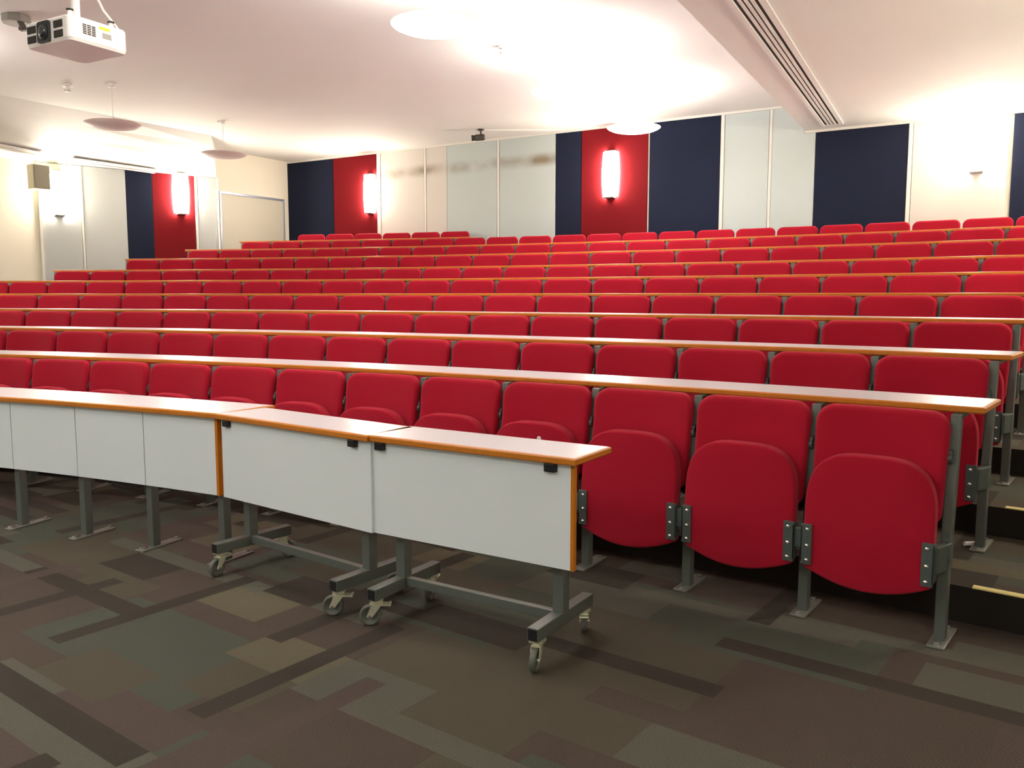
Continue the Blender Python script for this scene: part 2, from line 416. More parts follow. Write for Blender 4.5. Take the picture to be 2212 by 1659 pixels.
mb = MB(); mb.box(-0.02, 0.025, 0, .05, 0.9, ZL - .004); tag(wall_thing(mb, trim_name(), PL, 0, 0, M_trim, bevel=.003), kind='structure')
mb = MB(); mb.box(2.862, 2.885, 0, .05, 1.0, ZL - .002); tag(wall_thing(mb, trim_name(), PL, 0, 0, M_trim, bevel=.003), kind='structure')

# framed board between the left-wall panels and the corner
brd = empty('whiteboard', (0, 0, 0)); brd.matrix_world = PAB.M(0.82, 1.75)
tag(brd, 'large pale board in a silver-blue frame near the back left corner', 'whiteboard')
mb = MB(); mb.box(-.77, .77, .004, .018, 0, 1.50); mb.build('board', M_board, brd)
mb = MB()
for a_ in ((-.79, .79, 1.49, 1.53), (-.79, .79, -.02, .01), (-.79, -.755, 0, 1.5), (.755, .79, 0, 1.5)): mb.box(a_[0], a_[1], .002, .035, a_[2], a_[3])
mb.build('frame', M_alu, brd, bevel=.004)

# ------------------------------------------------------------------ wall lights
def sconce_proto():
    root = empty('sconce', (0, 0, 0))
    mb = MB(); nz, na = 12, 16; vs = []
    for j in range(nz + 1):
        z = 0.68 * j / nz; k = 0.86 + 0.14 * sin(pi * j / nz)
        for i in range(na + 1):
            a = radians(-84 + 168 * i / na); vs.append((0.15 * k * sin(a), 0.03 + 0.10 * k * cos(a), z))
    fs = [(j * (na + 1) + i, j * (na + 1) + i + 1, (j + 1) * (na + 1) + i + 1, (j + 1) * (na + 1) + i) for j in range(nz) for i in range(na)]
    mb.add(vs, fs, 0, True); mb.build('diffuser', M_sconce, root)
    mb = MB(); mb.box(-.08, .08, .0, .12, -.022, -.004); mb.build('bottom_bracket', M_pgrey, root, bevel=.004)
    mb = MB(); mb.box(-.08, .08, .0, .12, .684, .70); mb.build('top_bracket', M_pgrey, root, bevel=.004)
    mb = MB(); mb.box(-.05, .05, .0, .02, 0, .68); mb.build('back_plate', M_plastic, root)
    return root
sc = sconce_proto()
GS = 'curved glowing wall lights'
sites = [(PB, -10.46, 2.93, 'glowing wall light at the edge of the left red panel on the back wall'),
         (PB, -5.60, 2.93, 'glowing wall light on the red panel in the middle of the back wall'),
         (PB, -0.60, 2.945, 'glaring wall light on the warm white panel at the right of the back wall'),
         (PL, 0.27, 2.69, 'glaring wall light on the pale grey panel beside the loudspeaker'),
         (PL, 2.21, 2.83, 'glaring wall light on the red panel of the left wall'),
         (PCD, 3.6, 2.55, 'added wall light on the plain cream left wall, outside the left edge of the photo')]  # last one is unseen, added for ambient light
PR = Plane(G_, H_, +1); q = PR.a + PR.d * 3 + PR.n * .2
if not inside(q.x, q.y): PR.n = -PR.n
sites += [(PR, 1.5, 2.5, 'added wall light on the right wall nearest the front, outside the photo'), (PR, 5.2, 2.6, 'added wall light on the right wall near the back, outside the photo')]  # two unseen wall lamps added to raise the ambient light
for i, (pl, u_, z_, lb) in enumerate(sites):
    o = sc if i == 0 else copy_tree(sc)
    tag(o, lb, 'wall light', GS); o.matrix_world = pl.M(u_, z_)

# ------------------------------------------------------------------ pendant lamps
def pendant_proto(lit):
    root = empty('pendant_lamp', (0, 0, 0))
    prof_lo = [(0.34, 0.0), (0.325, -0.012), (0.28, -0.032), (0.22, -0.046), (0.14, -0.057), (0.07, -0.062), (0.0001, -0.063)]
    prof_hi = [(0.34, 0.0), (0.31, 0.012), (0.24, 0.026)]
    mb = MB(); mb.lathe(prof_lo, 40); mb.lathe(prof_hi, 40); mb.build('shade', M_shade_on if lit else M_shade_off, root)
    mb = MB(); mb.lathe([(0.24, 0.024), (0.16, 0.03), (0.0001, 0.034)], 32); mb.build('lamp_disc', M_bulb if lit else M_shade_off, root)
    mb = MB(); mb.tube((0, 0, .03), (0, 0, ZC - 3.53 - .02), 0.008 if lit else 0.005, 8); mb.build('cord', M_plastic, root)
    mb = MB(); mb.lathe([(0.0001, -.04), (.04, -.04), (.045, -.03), (.05, 0.0)], 20, c=(0, 0, ZC - 3.53)); mb.box(-.075, -.03, -.012, .012, ZC - 3.53 - .018, ZC - 3.53); mb.build('ceiling_rose', M_plastic, root)
    return root
pl_on = pendant_proto(True); pl_off = pendant_proto(False)
GP = 'round dish pendant lamps'
on_sites = [((-0.623, 6.94), 'largest lit white dish pendant lamp, near the top middle of the photo'),
            ((0.541, 9.176), 'lit white dish pendant lamp, second of the three glowing ones'),
            ((1.552, 11.037), 'lit white dish pendant lamp farthest back, before the central red panel'),
            ((-6.35, 8.45), 'added lit white dish pendant lamp near the left soffit, outside the left edge of the photo'),  # unseen lamp added to brighten the left ceiling and cove
            ((-1.78, 4.75), 'added lit white dish pendant lamp above the mobile tables, outside the photo'),  # this and the next: unseen, added along the lit column for ambient light
            ((-2.95, 2.45), 'added lit white dish pendant lamp at the front of the room, outside the photo')]
off_sites = [((-4.999, 10.835), 'larger dull dish pendant lamp at the left, below the projector'),
             ((-4.38, 13.073), 'smaller dull dish pendant lamp left of the back corner')]
for i, ((x, y), lb) in enumerate(on_sites):
    o = pl_on if i == 0 else copy_tree(pl_on)
    o.location = (x, y, 3.53); tag(o, lb, 'pendant lamp', GP)
for i, ((x, y), lb) in enumerate(off_sites):
    o = pl_off if i == 0 else copy_tree(pl_off)
    o.location = (x, y, 3.53); tag(o, lb, 'pendant lamp', GP)

# unseen linear lamps added over the front of the room for fill light (behind and beside the photographer)
def fill_light_proto():
    root = empty('fill_light', (0, 0, 0))
    mb = MB(); mb.box(-.65, .65, -.13, .13, -.05, 0); mb.build('housing', M_plastic, root, bevel=.005)
    mb = MB(); mb.box(-.62, .62, -.11, .11, -.062, -.051); mb.build('diffuser', M_fill, root)
    return root
bt = fill_light_proto()
for i, (x, y, z, rz, lb) in enumerate([(-4.4, 0.3, ZC, .5, 'added linear fill light above the lecturer area, outside the photo'),
        (-7.6, 2.2, ZC, .5, 'added linear fill light at the front left of the room, outside the photo'),
        (-10.3, 4.2, ZC, .5, 'added linear fill light beside the left soffit, outside the photo'),
        (0.4, -1.6, ZR, 0, 'added linear fill light behind the photographer, outside the photo')]):
    o = bt if i == 0 else copy_tree(bt)
    o.location = (x, y, z); o.rotation_euler = (0, 0, rz); tag(o, lb, 'ceiling light', 'added linear fill lights at the front')

# ------------------------------------------------------------------ air slots in the ceilings
def slot_diffuser(p0, p1, width, nslots, z, label, group=None):
    p0 = Vector(p0); p1 = Vector(p1); d = (p1 - p0); L = d.length; a = atan2(d.y, d.x)
    root = empty('air_diffuser', (p0.x, p0.y, z), a)
    tag(root, label, 'air vent', 'slotted air diffusers in the ceiling')
    mb = MB(); mb.box(0, L, 0, width, -.006, -.001); mb.build('dark_recess', M_dark, root)
    fr = .055
    mb = MB(); mb.box(-.01, L + .01, 0, fr, -.018, -.002); mb.box(-.01, L + .01, width - fr * .7, width, -.024, -.002)
    mb.box(-.02, 0, 0, width, -.018, -.002); mb.box(L, L + .02, 0, width, -.018, -.002); mb.build('frame', M_ceil, root)
    step = (width - fr * 1.7) / nslots
    for i in range(nslots - 1):
        y = fr + step * (i + 1); mb = MB(); mb.box(0, L, y - step * .31, y + step * .31, -.016, -.004); mb.build('blade', M_ceil, root)
    return root
# (p0 nearer the camera; local +y lies to the left, so start from the right-hand side)
slot_diffuser((0.02, 3.0), (4.33, 11.30), 0.27, 4, ZR, 'long four-slot air vent in the lower ceiling at the upper right')
for p0_, p1_, lb in ((Vector((-6.98, 13.70, 3.582)), Vector((-6.06, 14.65, 3.542)), 'short air slot in the sloping left cove above the navy panel'),
                     (Vector((-7.80, 12.25, 3.645)), Vector((-7.26, 13.33, 3.603)), 'short air slot in the sloping left cove at the left edge of the photo')):
    o = slot_diffuser((0, 0), ((p1_ - p0_).length, 0), 0.13, 2, 0, lb)
    x_ = (p1_ - p0_).normalized(); y_ = Vector((-.80, .50, -.33)); y_ = (y_ - x_ * y_.dot(x_)).normalized(); z_ = x_.cross(y_)
    o.matrix_world = Matrix(((x_.x, y_.x, z_.x, p0_.x), (x_.y, y_.y, z_.y, p0_.y), (x_.z, y_.z, z_.z, p0_.z), (0, 0, 0, 1)))

# ------------------------------------------------------------------ seats
def cushion(mb, outline, t, r, deform, mat_i=0, inner=5):
    """rounded upholstered slab: outline is a closed list of (x,z); y from 0 (front) to t"""
    n = len(outline)
    cxo = sum(p_[0] for p_ in outline) / n; czo = sum(p_[1] for p_ in outline) / n
    nor = []
    for i in range(n):
        x0, z0 = outline[i - 1]; x1, z1 = outline[(i + 1) % n]
        dx, dz = x1 - x0, z1 - z0; l = hypot(dx, dz) or 1; nx, nz = dz / l, -dx / l
        if nx * (outline[i][0] - cxo) + nz * (outline[i][1] - czo) < 0: nx, nz = -nx, -nz
        nor.append((nx, nz))
    rings = []
    def ring(ins, y): return [(outline[i][0] - nor[i][0] * ins, y, outline[i][1] - nor[i][1] * ins) for i in range(n)]
    def shrink(k, y): 
        base = ring(r, y); return [(cxo + (a - cxo) * k, y, czo + (c - czo) * k) for a, _, c in base]
    front = [shrink(k / inner, 0.0) for k in range(1, inner)] + [ring(r * (1 - sin(a)), r * (1 - cos(a))) for a in [pi / 2 * j / 4 for j in range(5)]]
    rb = min(r, t / 2)
    bk = [ring(rb * (1 - cos(a)), t - rb + rb * sin(a)) for a in [pi / 2 * j / 3 for j in range(4)]] + [shrink(.5, t)]
    rings = front + bk
    vs = []; 
    for rg in rings: vs += [deform(*q_) for q_ in rg]
    fs = []
    for j in range(len(rings) - 1):
        for i in range(n):
            k = (i + 1) % n; fs.append((j * n + i, j * n + k, (j + 1) * n + k, (j + 1) * n + i))
    b = len(vs); vs.append(deform(cxo, 0.0, czo)); vs.append(deform(cxo, t, czo))
    for i in range(n):
        fs.append((b, (i + 1) % n, i)); o_ = (len(rings) - 1) * n; fs.append((b + 1, o_ + i, o_ + (i + 1) % n))
    mb.add(vs, fs, mat_i, True)

def rrect(hw, z0, z1, rt_, rb_, taper=0.0, ns=6):
    pts = []
    def arc(cx_, cz_, r_, a0, a1):
        for j in range(ns + 1):
            a = radians(a0 + (a1 - a0) * j / ns); pts.append((cx_ + r_ * cos(a), cz_ + r_ * sin(a)))
    arc(hw - taper - rb_, z0 + rb_, rb_, -90, 0)
    for j in range(1, 6): pts.append((hw - taper + taper * j / 6, z0 + rb_ + (z1 - rt_ - z0 - rb_) * j / 6))
    arc(hw - rt_, z1 - rt_, rt_, 0, 90)
    for j in range(1, 8): pts.append((hw - rt_ - (2 * hw - 2 * rt_) * j / 8, z1))
    arc(-hw + rt_, z1 - rt_, rt_, 90, 180)
    for j in range(1, 6): pts.append((-hw + taper * j / 6, z1 - rt_ - (z1 - rt_ - z0 - rb_) * j / 6))
    arc(-hw + taper + rb_, z0 + rb_, rb_, 180, 270)
    for j in range(1, 8): pts.append((-hw + taper + rb_ + (2 * hw - 2 * taper - 2 * rb_) * j / 8, z0))
    return pts
BT = 0.925
def make_back():
    mb = MB()
    def df(x, y, z): return (x, y - 0.045 + (z - 0.47) * 0.15 - 0.35 * x * x + 0.012, z)
    cushion(mb, rrect(0.264, 0.47, BT, 0.075, 0.05, 0.008), 0.062, 0.026, df)
    return mb
def make_seat():
    pts = []; hw = .252
    zc = 0.50
    for j in range(17):  # bottom arc left->right
        x = -hw * .97 + 2 * hw * .97 * j / 16; pts.append((x, 0.180 + 0.062 * (x / hw) ** 2))
    pts.append((hw, .262))
    for z in (.32, .38, .44, .48): pts.append((hw, z))
    for j in range(25):
        a = pi * j / 24; c_, s_ = cos(a), sin(a)
        pts.append((hw * math.copysign(abs(c_) ** .60, c_), zc + (0.738 - zc) * (s_ ** .74 if s_ > 0 else 0)))
    for z in (.48, .44, .38, .32): pts.append((-hw, z))
    pts.append((-hw, .262))
    mb = MB()
    def df(x, y, z): return (x, y - 0.138 + max(0, z - 0.45) * 0.10 - 0.012 * (1 - (x / .252) ** 2) * (1 if y < .02 else 0), z)
    cushion(mb, pts, 0.066, 0.011, df)
    return mb
me_back = make_back(); me_seat = make_seat()
def seat_root(detail, legs=False):
    root = empty('folding_seat', (0, 0, 0))
    me_back.build('backrest', M_red, root); me_seat.build('seat', M_red, root)
    if detail:
        for sx in (-1, 1):
            mb = MB(); x0, x1 = sorted((sx * .212, sx * .258)); mb.box(x0, x1, -.149, -.141, .252, .428); mb.box(*sorted((sx * .250, sx * .258)), -.149, -.10, .262, .418)
            h = mb.build('hinge_plate', M_hinge, root, bevel=.003)
            for z in (.272, .335, .405):
                mb = MB(); mb.lathe([(.0085, 0), (.007, .004), (.0001, .0055)], 10); s_ = mb.build('screw', M_screw, h)
                s_.location = (sx * .232, -.1495, z); s_.rotation_euler = (pi / 2, 0, 0)
    if legs:
        for sx in (-1, 1):
            mb = MB(); mb.box(sx * .262 - .012, sx * .262 + .012, -.03, .03, 0, .34); mb.box(sx * .262 - .01, sx * .262 + .01, .0, .035, .34, .60); mb.build('leg', M_steel, root)
    return root
proto = {(d_, l_): None for d_ in (0, 1) for l_ in (0, 1)}
ORD = ['zeroth', 'first', 'second', 'third', 'fourth', 'fifth', 'sixth', 'seventh', 'eighth', 'ninth', 'tenth', 'eleventh', 'twelfth', 'thirteenth',
       'fourteenth', 'fifteenth', 'sixteenth', 'seventeenth', 'eighteenth', 'nineteenth', 'twentieth', 'twenty-first', 'twenty-second', 'twenty-third', 'twenty-fourth', 'twenty-fifth']
ROWN = {1: 'front row', 2: 'second row', 3: 'third row', 4: 'fourth row', 5: 'fifth row', 6: 'sixth row', 7: 'seventh row', 8: 'eighth row', 9: 'ninth row', 10: 'short back row'}
# visible seat index ranges (seat s spans s..s+1); extra ones are just outside the frame
VIS = {1: (-9, 2), 2: (-11, 3), 3: (-12, 4), 4: (-13, 5), 5: (-15, 6), 6: (-14, 7), 7: (-13, 8), 8: (-12, 9), 9: (-11, 10), 10: (0, 5)}
EXT = {1: (-11, 2), 2: (-13, 3), 3: (-14, 4), 4: (-15, 5), 5: (-15, 6), 6: (-14, 7), 7: (-13, 8), 8: (-12, 9), 9: (-11, 10), 10: (0, 5)}
def seat_label(r, s):
    lo, hi = VIS[r]
    if s < lo: return 'red folding seat of the %s, outside the left edge of the photo' % ROWN[r], True
    if s > hi: return 'red folding seat of the %s, outside the right edge of the photo' % ROWN[r], True
    fl, fr_ = s - lo + 1, hi - s + 1
    if r == 1 and s == 2: return 'largest red folding seat, at the right end of the front row', False
    if r == 1 and s == -1: return 'red folding seat of the front row with a small white sticker, behind the table end', False
    if r == 10:
        return {0: 'leftmost red seat back of the short back row, before the navy corner panel', 5: 'rightmost red seat back of the short back row, before the pale panels'}.get(s,
            'red seat back, %s from the left in the short back row' % ORD[fl]), False
    if r == 1 or r == 2 or r == 3:
        return ('red folding seat, %s from the right end of the %s' % (ORD[fr_], ROWN[r]) if fr_ > 1 else 'red folding seat at the right end of the %s' % ROWN[r]), False
    if r in (4, 5):
        return ('red folding seat cut by the left edge of the photo in the %s' % ROWN[r] if fl == 1 else 'red folding seat, %s from the left edge of the photo in the %s' % (ORD[fl], ROWN[r])), False
    if fl == 1:
        return 'red folding seat at the left end of the %s' % ROWN[r], False
    return 'red folding seat, %s from the left in the %s' % (ORD[fl], ROWN[r]), False
for r in range(1, 11):
    cx, cy, R = geom(r)
    for s in range(EXT[r][0], EXT[r][1] + 1):
        d_ = 1 if (r <= 4 and s >= -4) or r == 1 else 0
        l_ = 1 if (r == 10 or (r == 9 and s >= -3)) else 0
        if proto[(d_, l_)] is None:
            proto[(d_, l_)] = seat_root(d_, l_); o = proto[(d_, l_)]
        else: o = copy_tree(proto[(d_, l_)])
        x, y = P(r, s + .5)
        jt = random.uniform(-.004, .004)
        o.location = (x, y, ZP[r]); o.rotation_euler = (0, 0, -th_of(r, s + .5) + jt)
        lb, same = seat_label(r, s)
        tag(o, lb, 'seat', 'red folding seats in the %s' % ROWN[r])
        if r == 1 and s == -1:
            mb = MB(); mb.lathe([(.0001, .003), (.010, .003), (.013, 0)], 14); st = mb.build('sticker', M_plastic, o)
            st.location = (0.055, -.141, .662); st.rotation_euler = (pi / 2, 0, 0); st['label'] = 'small white sticker'

# ------------------------------------------------------------------ continuous desks
def arc_outline(i, s0, s1, r_in, r_out, n):
    fr_ = [P(i, s0 + (s1 - s0) * j / n, r_in) for j in range(n + 1)]
    bk_ = [P(i, s0 + (s1 - s0) * j / n, r_out) for j in range(n + 1)]
    return fr_, bk_
def slab(mb, a, b, z0, z1):
    n = len(a)
    vs = [(x, y, z1) for x, y in a] + [(x, y, z1) for x, y in b] + [(x, y, z0) for x, y in a] + [(x, y, z0) for x, y in b]
    fs = []
    for j in range(n - 1):
        fs.append((j, j + 1, n + j + 1, n + j)); fs.append((2 * n + j, 3 * n + j, 3 * n + j + 1, 2 * n + j + 1))
        fs.append((j, 2 * n + j, 2 * n + j + 1, j + 1)); fs.append((n + j, n + j + 1, 3 * n + j + 1, 3 * n + j))
    fs.append((0, n, 3 * n, 2 * n)); fs.append((n - 1, 3 * n - 1, 4 * n - 1, 2 * n - 1))
    mb.add(vs, fs)
def edge_band(mb, pts, z0, z1, w=0.009):
    n = len(pts); prof = [(-.004, z1 + .0004), (w * .55, z1 - .001), (w, z1 - .006), (w, z0 + .006), (w * .55, z0 + .001), (-.004, z0 - .0004)]
    a = sum(pts[i][0] * pts[(i + 1) % n][1] - pts[(i + 1) % n][0] * pts[i][1] for i in range(n))
    sg = 1 if a > 0 else -1
    vs = []
    for i in range(n):
        p0 = Vector(pts[i - 1]); p1 = Vector(pts[i]); p2 = Vector(pts[(i + 1) % n])
        d1 = (p1 - p0).normalized(); d2 = (p2 - p1).normalized()
        n1 = Vector((d1.y, -d1.x)) * sg; n2 = Vector((d2.y, -d2.x)) * sg
        m_ = (n1 + n2); m_ = m_ / max(.3, m_.dot(n1))
        for o_, z in prof: vs.append((p1.x + m_.x * o_, p1.y + m_.y * o_, z))
    k = len(prof); fs = []
    for i in range(n):
        j = (i + 1) % n
        for q_ in range(k - 1): fs.append((i * k + q_, j * k + q_, j * k + q_ + 1, i * k + q_ + 1))
    mb.add(vs, fs, 0, False)

def post_proto(detail, end=False, h=0.915):
    """upright in a gap between two seats; local y points to the back"""
    mb = MB()
    mb.box(-.021, .021, -.045, .005, 0.0, .36); mb.box(-.021, .021, -.045, .03, .33, .40)
    lo_, hi_ = .38, h
    vs = [(sx * .020, y, z) for z, ys in ((lo_, (-.018, .028)), (hi_, (.058, .10))) for sx, y in ((-1, ys[0]), (1, ys[0]), (1, ys[1]), (-1, ys[1]))]
    mb.add(vs, [(0, 3, 2, 1), (4, 5, 6, 7), (0, 1, 5, 4), (1, 2, 6, 5), (2, 3, 7, 6), (3, 0, 4, 7)])
    if detail:   # desk bearer arm
        mb.box(-.02, .02, .06, .40, h - .016, h)
    if not detail:
        mb.box(-.03, .03, -.11, .14, 0, .012); mb.box(-.012, .012, .06, .35, h - .02, h)
    post = mb.build('post', M_steel, None, bevel=.004 if detail else 0)
    if detail:
        mb = MB(); mb.box(-.034, .034, -.115, .145, 0, .010)
        for yy in (-.095, .125): mb.tube((0, yy, .010), (0, yy, .020), .011, 8, mat=1)
        mb.build('foot_plate', [M_plate, M_screw], post, bevel=.003)
        mb = MB()
        if end:
            mb.prism([(-.028, -.125), (-.004, -.125), (.022, -.03), (.022, .03), (-.020, .03), (-.024, -.06)], .30, .41)
        else:
            mb.box(-.014, .014, -.125, -.02, .30, .40); mb.box(-.018, .018, -.135, -.105, .315, .405)
        mb.build('pivot_bracket', M_hinge, post, bevel=.006)
        mb = MB(); mb.tube((-.036, .03, .74), (.0, .03, .74), .022, 12); mb.tube((-.036, .035, .76), (.0, .035, .76), .018, 12); mb.build('backrest_bracket', M_hinge, post)
    return post
# proto posts (first use places them)
pp = {}
def place_post(kind, parent, i, s, z, dr=0.0, h=.915):
    key = kind
    if key not in pp: pp[key] = post_proto(kind[0], kind[1]); o = pp[key]; o.parent = parent
    else: o = copy_tree(pp[key], parent)
    x, y = P(i, s, dr); o.location = (x, y, z); o.rotation_euler = (0, 0, -th_of(i, s)); return o
DESK = {1: (-11.1, 3.15), 2: (-13.1, 4.11), 3: (-14.1, 5.12), 4: (-15.1, 6.12), 5: (-15.11, 7.12), 6: (-14.11, 8.12), 7: (-13.12, 9.12), 8: (-12.17, 10.12), 9: (-11.14, -3.58)}
DL = {1: 'long curved white desk with orange wood edge directly behind the front row seats',
      2: 'long curved white desk behind the second row of seats, ending at the right aisle',
      3: 'long curved white desk behind the third row of seats',
      4: 'long curved white desk behind the fourth row of seats, seen almost edge-on at eye level',
      5: 'long curved desk behind the fifth row of seats, only its orange edge showing',
      6: 'long curved desk behind the sixth row, its orange edge ending near the left wall',
      7: 'long curved desk behind the seventh row, its orange edge ending before the left navy panel',
      8: 'long curved desk behind the eighth row, its orange edge starting below the left red panel',
      9: 'short curved desk before the short back row, its orange edge ending mid wall'}
for k in range(1, 10):
    s0, s1 = DESK[k]; z1 = ZD[k]; z0 = z1 - 0.028
    t = empty('long_desk', (*P(k, (s0 + s1) / 2, .3), ZP[k])); tag(t, DL[k], 'desk', 'curved continuous desks between the seat rows')
    inv = Matrix.Translation(-t.location)
    a, b = arc_outline(k, s0, s1, .125, .482, max(24, int((s1 - s0) * 4)))
    lx, ly, lz = t.location
    loc = lambda L_: [(x - lx, y - ly) for x, y in L_]
    mb = MB(); slab(mb, loc(a), loc(b), z0 - lz, z1 - lz); mb.build('desktop', M_lam, t)
    mb = MB(); edge_band(mb, loc(a + b[::-1]), z0 - lz, z1 - lz); mb.build('edge_trim', M_oak, t)
    smax = {1: 3, 2: 4, 3: 5, 4: 6}.get(k, int(s1))
    lo_s = math.ceil(s0); hi_s = int(math.floor(s1))
    for s in range(lo_s, hi_s + 1):
        if k == 3 and s > 6: continue
        det = (k <= 4 and s >= -4) or (k == 1)
        end = det and s == k + 2
        o = place_post((det, end), t, k, s, 0)
        o.location = (o.location[0] - lx, o.location[1] - ly, ZP[k] - lz)

# ------------------------------------------------------------------ fixed front desk
fd = empty('front_desk', (*P(1, -6.5, -.95), 0)); tag(fd, 'long curved fixed front desk with white panels and orange edge at the left', 'desk')
lx, ly, lz = fd.location
loc = lambda L_: [(x - lx, y - ly) for x, y in L_]
ZF = 0.795
S0, S1 = -10.6, -3.01
a, b = arc_outline(1, S0, S1, -.975, -.60, 40)
mb = MB(); slab(mb, loc(a), loc(b), ZF - .03, ZF); mb.build('desktop', M_lam, fd)
mb = MB(); edge_band(mb, loc(a + b[::-1]), ZF - .03, ZF, .011); mb.build('edge_trim', M_oak, fd)
for j in range(8):
    sa = max(S0, -3.10 - 1.02 * (j + 1)); sb = -3.10 - 1.02 * j
    if sa >= sb: break
    g = .006
    a, b = arc_outline(1, sa + g, sb - (g if j else 0), -.955, -.935, 4)
    mb = MB(); slab(mb, loc(a), loc(b), .362, ZF - .031); mb.build('modesty_panel', M_lamv, fd)
a, b = arc_outline(1, -3.105, -3.07, -.959, -.90, 1)
mb = MB(); slab(mb, loc(a), loc(b), .362, ZF - .032); o = mb.build('panel_edge', M_oak, fd); o['label'] = 'orange wood edge of the end panel'
for s in [-3.13 - 1.02 * j for j in range(8)]:
    if s < S0: break
    x, y = P(1, s, -.90)
    mb = MB(); mb.box(-.021, .021, -.025, .025, 0, ZF - .031); mb.box(-.016, .016, -.02, .27, ZF - .055, ZF - .031)
    leg = mb.build('leg', M_steel, fd, bevel=.004); leg.location = (x - lx, y - ly, 0); leg.rotation_euler = (0, 0, -th_of(1, s))
    mb = MB(); mb.box(-.03, .03, -.105, .17, 0, .010)
    for yy in (-.09, -.06, .155): mb.tube((0, yy, .010), (0, yy, .022), .011, 8, mat=1)
    mb.build('foot_plate', [M_plate, M_screw], leg, bevel=.003)

# ------------------------------------------------------------------ mobile tables
def caster(parent, x, y, rot, lock=True):
    c = empty('caster', (x, y, 0), rot); c.parent = parent
    # keep the caster as a mesh part: body mesh plus wheel child
    bpy.data.objects.remove(c)
    mb = MB()
    mb.box(-.026, .026, -.026, .026, .106, .114)                      # top plate
    mb.lathe([(.0001, .108), (.020, .108), (.022, .098), (.012, .092)], 14)
    for sx in (-1, 1):
        vs = [(sx * .016, -.022, .095), (sx * .016, .022, .095), (sx * .016, -.018, .040), (sx * .016, -.044, .040)]
        vs += [(sx * .0185, v[1], v[2]) for v in vs]
        mb.add(vs, [(0, 1, 2, 3), (4, 7, 6, 5), (0, 4, 5, 1), (1, 5, 6, 2), (2, 6, 7, 3), (3, 7, 4, 0)])
    mb.box(-.0165, .0165, -.03, .024, .092, .097)
    if lock:
        mb.box(-.019, .019, .018, .058, .088, .094); mb.tube((-.019, .055, .092), (.019, .055, .092), .006, 8)
    body = mb.build('caster', M_zinc, parent, loc=(x, y, 0), rz=rot)
    mb = MB(); n = 22
    for sx in (1,):
        prof = [(-.012, .035), (-.012, .042), (-.008, .045), (.008, .045), (.012, .042), (.012, .035), (.010, .034), (.010, .010), (-.010, .010), (-.010, .034)]
        vs = []; k = len(prof)
        for i in range(n):
            a_ = 2 * pi * i / n
            for px_, pr_ in prof: vs.append((px_, pr_ * cos(a_), pr_ * sin(a_)))
        fs = [(i * k + q_, ((i + 1) % n) * k + q_, ((i + 1) % n) * k + (q_ + 1) % k, i * k + (q_ + 1) % k) for i in range(n) for q_ in range(k)]
        mb.add(vs, fs, 0, True)
    wl = mb.build('wheel', M_tyre, body, loc=(0, -.029, .045))
    mb = MB(); mb.tube((-.021, 0, 0), (.021, 0, 0), .006, 8); mb.tube((-.013, 0, 0), (.013, 0, 0), .012, 10); ax_ = mb.build('axle', M_screw, body, loc=(0, -.029, .045))
    return body
def mobile_table(p_left, p_right, label, end_edge, rots):
    pl_, pr_ = Vector(p_left), Vector(p_right); d = pr_ - pl_; L = d.length; ang = atan2(d.y, d.x)
    t = empty('mobile_table', (pl_.x, pl_.y, 0), ang); tag(t, label, 'table', 'wheeled white tables with modesty panels')
    # local x along the front edge, +y towards the back
    D = .285; z1 = .795; z0 = .765
    mb = MB(); mb.box(0, L, 0, D, z0, z1); mb.build('tabletop', M_lam, t)
    mb = MB(); edge_band(mb, [(0, 0), (L, 0), (L, D), (0, D)], z0, z1, .011); mb.build('edge_trim', M_oak, t)
    mb = MB(); mb.box(.004, L - (.022 if end_edge else .0), .018, .036, .362, z0 - .004); mb.build('modesty_panel', M_lamv, t)
    for xa, xb in ((.0, .006), (L - .022, L - .006)):
        if xa > .1 and not end_edge: continue
        mb = MB(); mb.box(xa, xb, .016, .038, .360, z0 - .004); o = mb.build('panel_edge', M_oak if xa > .1 else M_lamv, t, bevel=.003)
        if xa > .1: o['label'] = 'orange wood edge of the panel'
    for xc in (.055, L - .105):
        mb = MB(); mb.prism([(xc - .028, .018), (xc - .022, -.002), (xc + .022, -.002), (xc + .028, .018)], z0 - .034, z0 - .001); mb.build('panel_clip', M_black, t, bevel=.004)
    for i, xc in enumerate((.105, L - .105)):
        mb = MB(); mb.box(xc - .024, xc + .024, .075, .125, .165, z0); mb.build('leg', M_steel, t, bevel=.003)
        mb = MB(); mb.box(xc - .024, xc + .024, -.115, .335, .115, .166); f_ = mb.build('foot_bar', M_steel, t, bevel=.003)
        mb = MB(); mb.box(xc - .019, xc + .019, -.1175, -.114, .12, .161); mb.build('end_cap', M_black, f_)
        mb = MB(); mb.box(xc - .018, xc + .018, -.10, .30, z0 - .026, z0 - .001) if False else mb.box(xc - .018, xc + .018, .04, .26, z0 - .026, z0 - .001); mb.build('top_bearer', M_steel, t)
        caster(t, xc, -.08, rots[i][0]); caster(t, xc, .30, rots[i][1])
    mb = MB(); mb.box(.129, L - .129, .085, .115, .125, .163); mb.build('cross_bar', M_steel, t, bevel=.003)
    return t
mobile_table((-1.486, 4.218), (-0.618, 3.553), 'wheeled white table in the middle, its left end touching the fixed front desk', False, ((.15, 2.2), (-.9, -.9)))
mobile_table((-0.616, 3.567), (0.227, 3.038), 'nearest wheeled white table, orange panel edge at its right end before the red seats', True, ((-.95, .3), (.25, 3.6)))

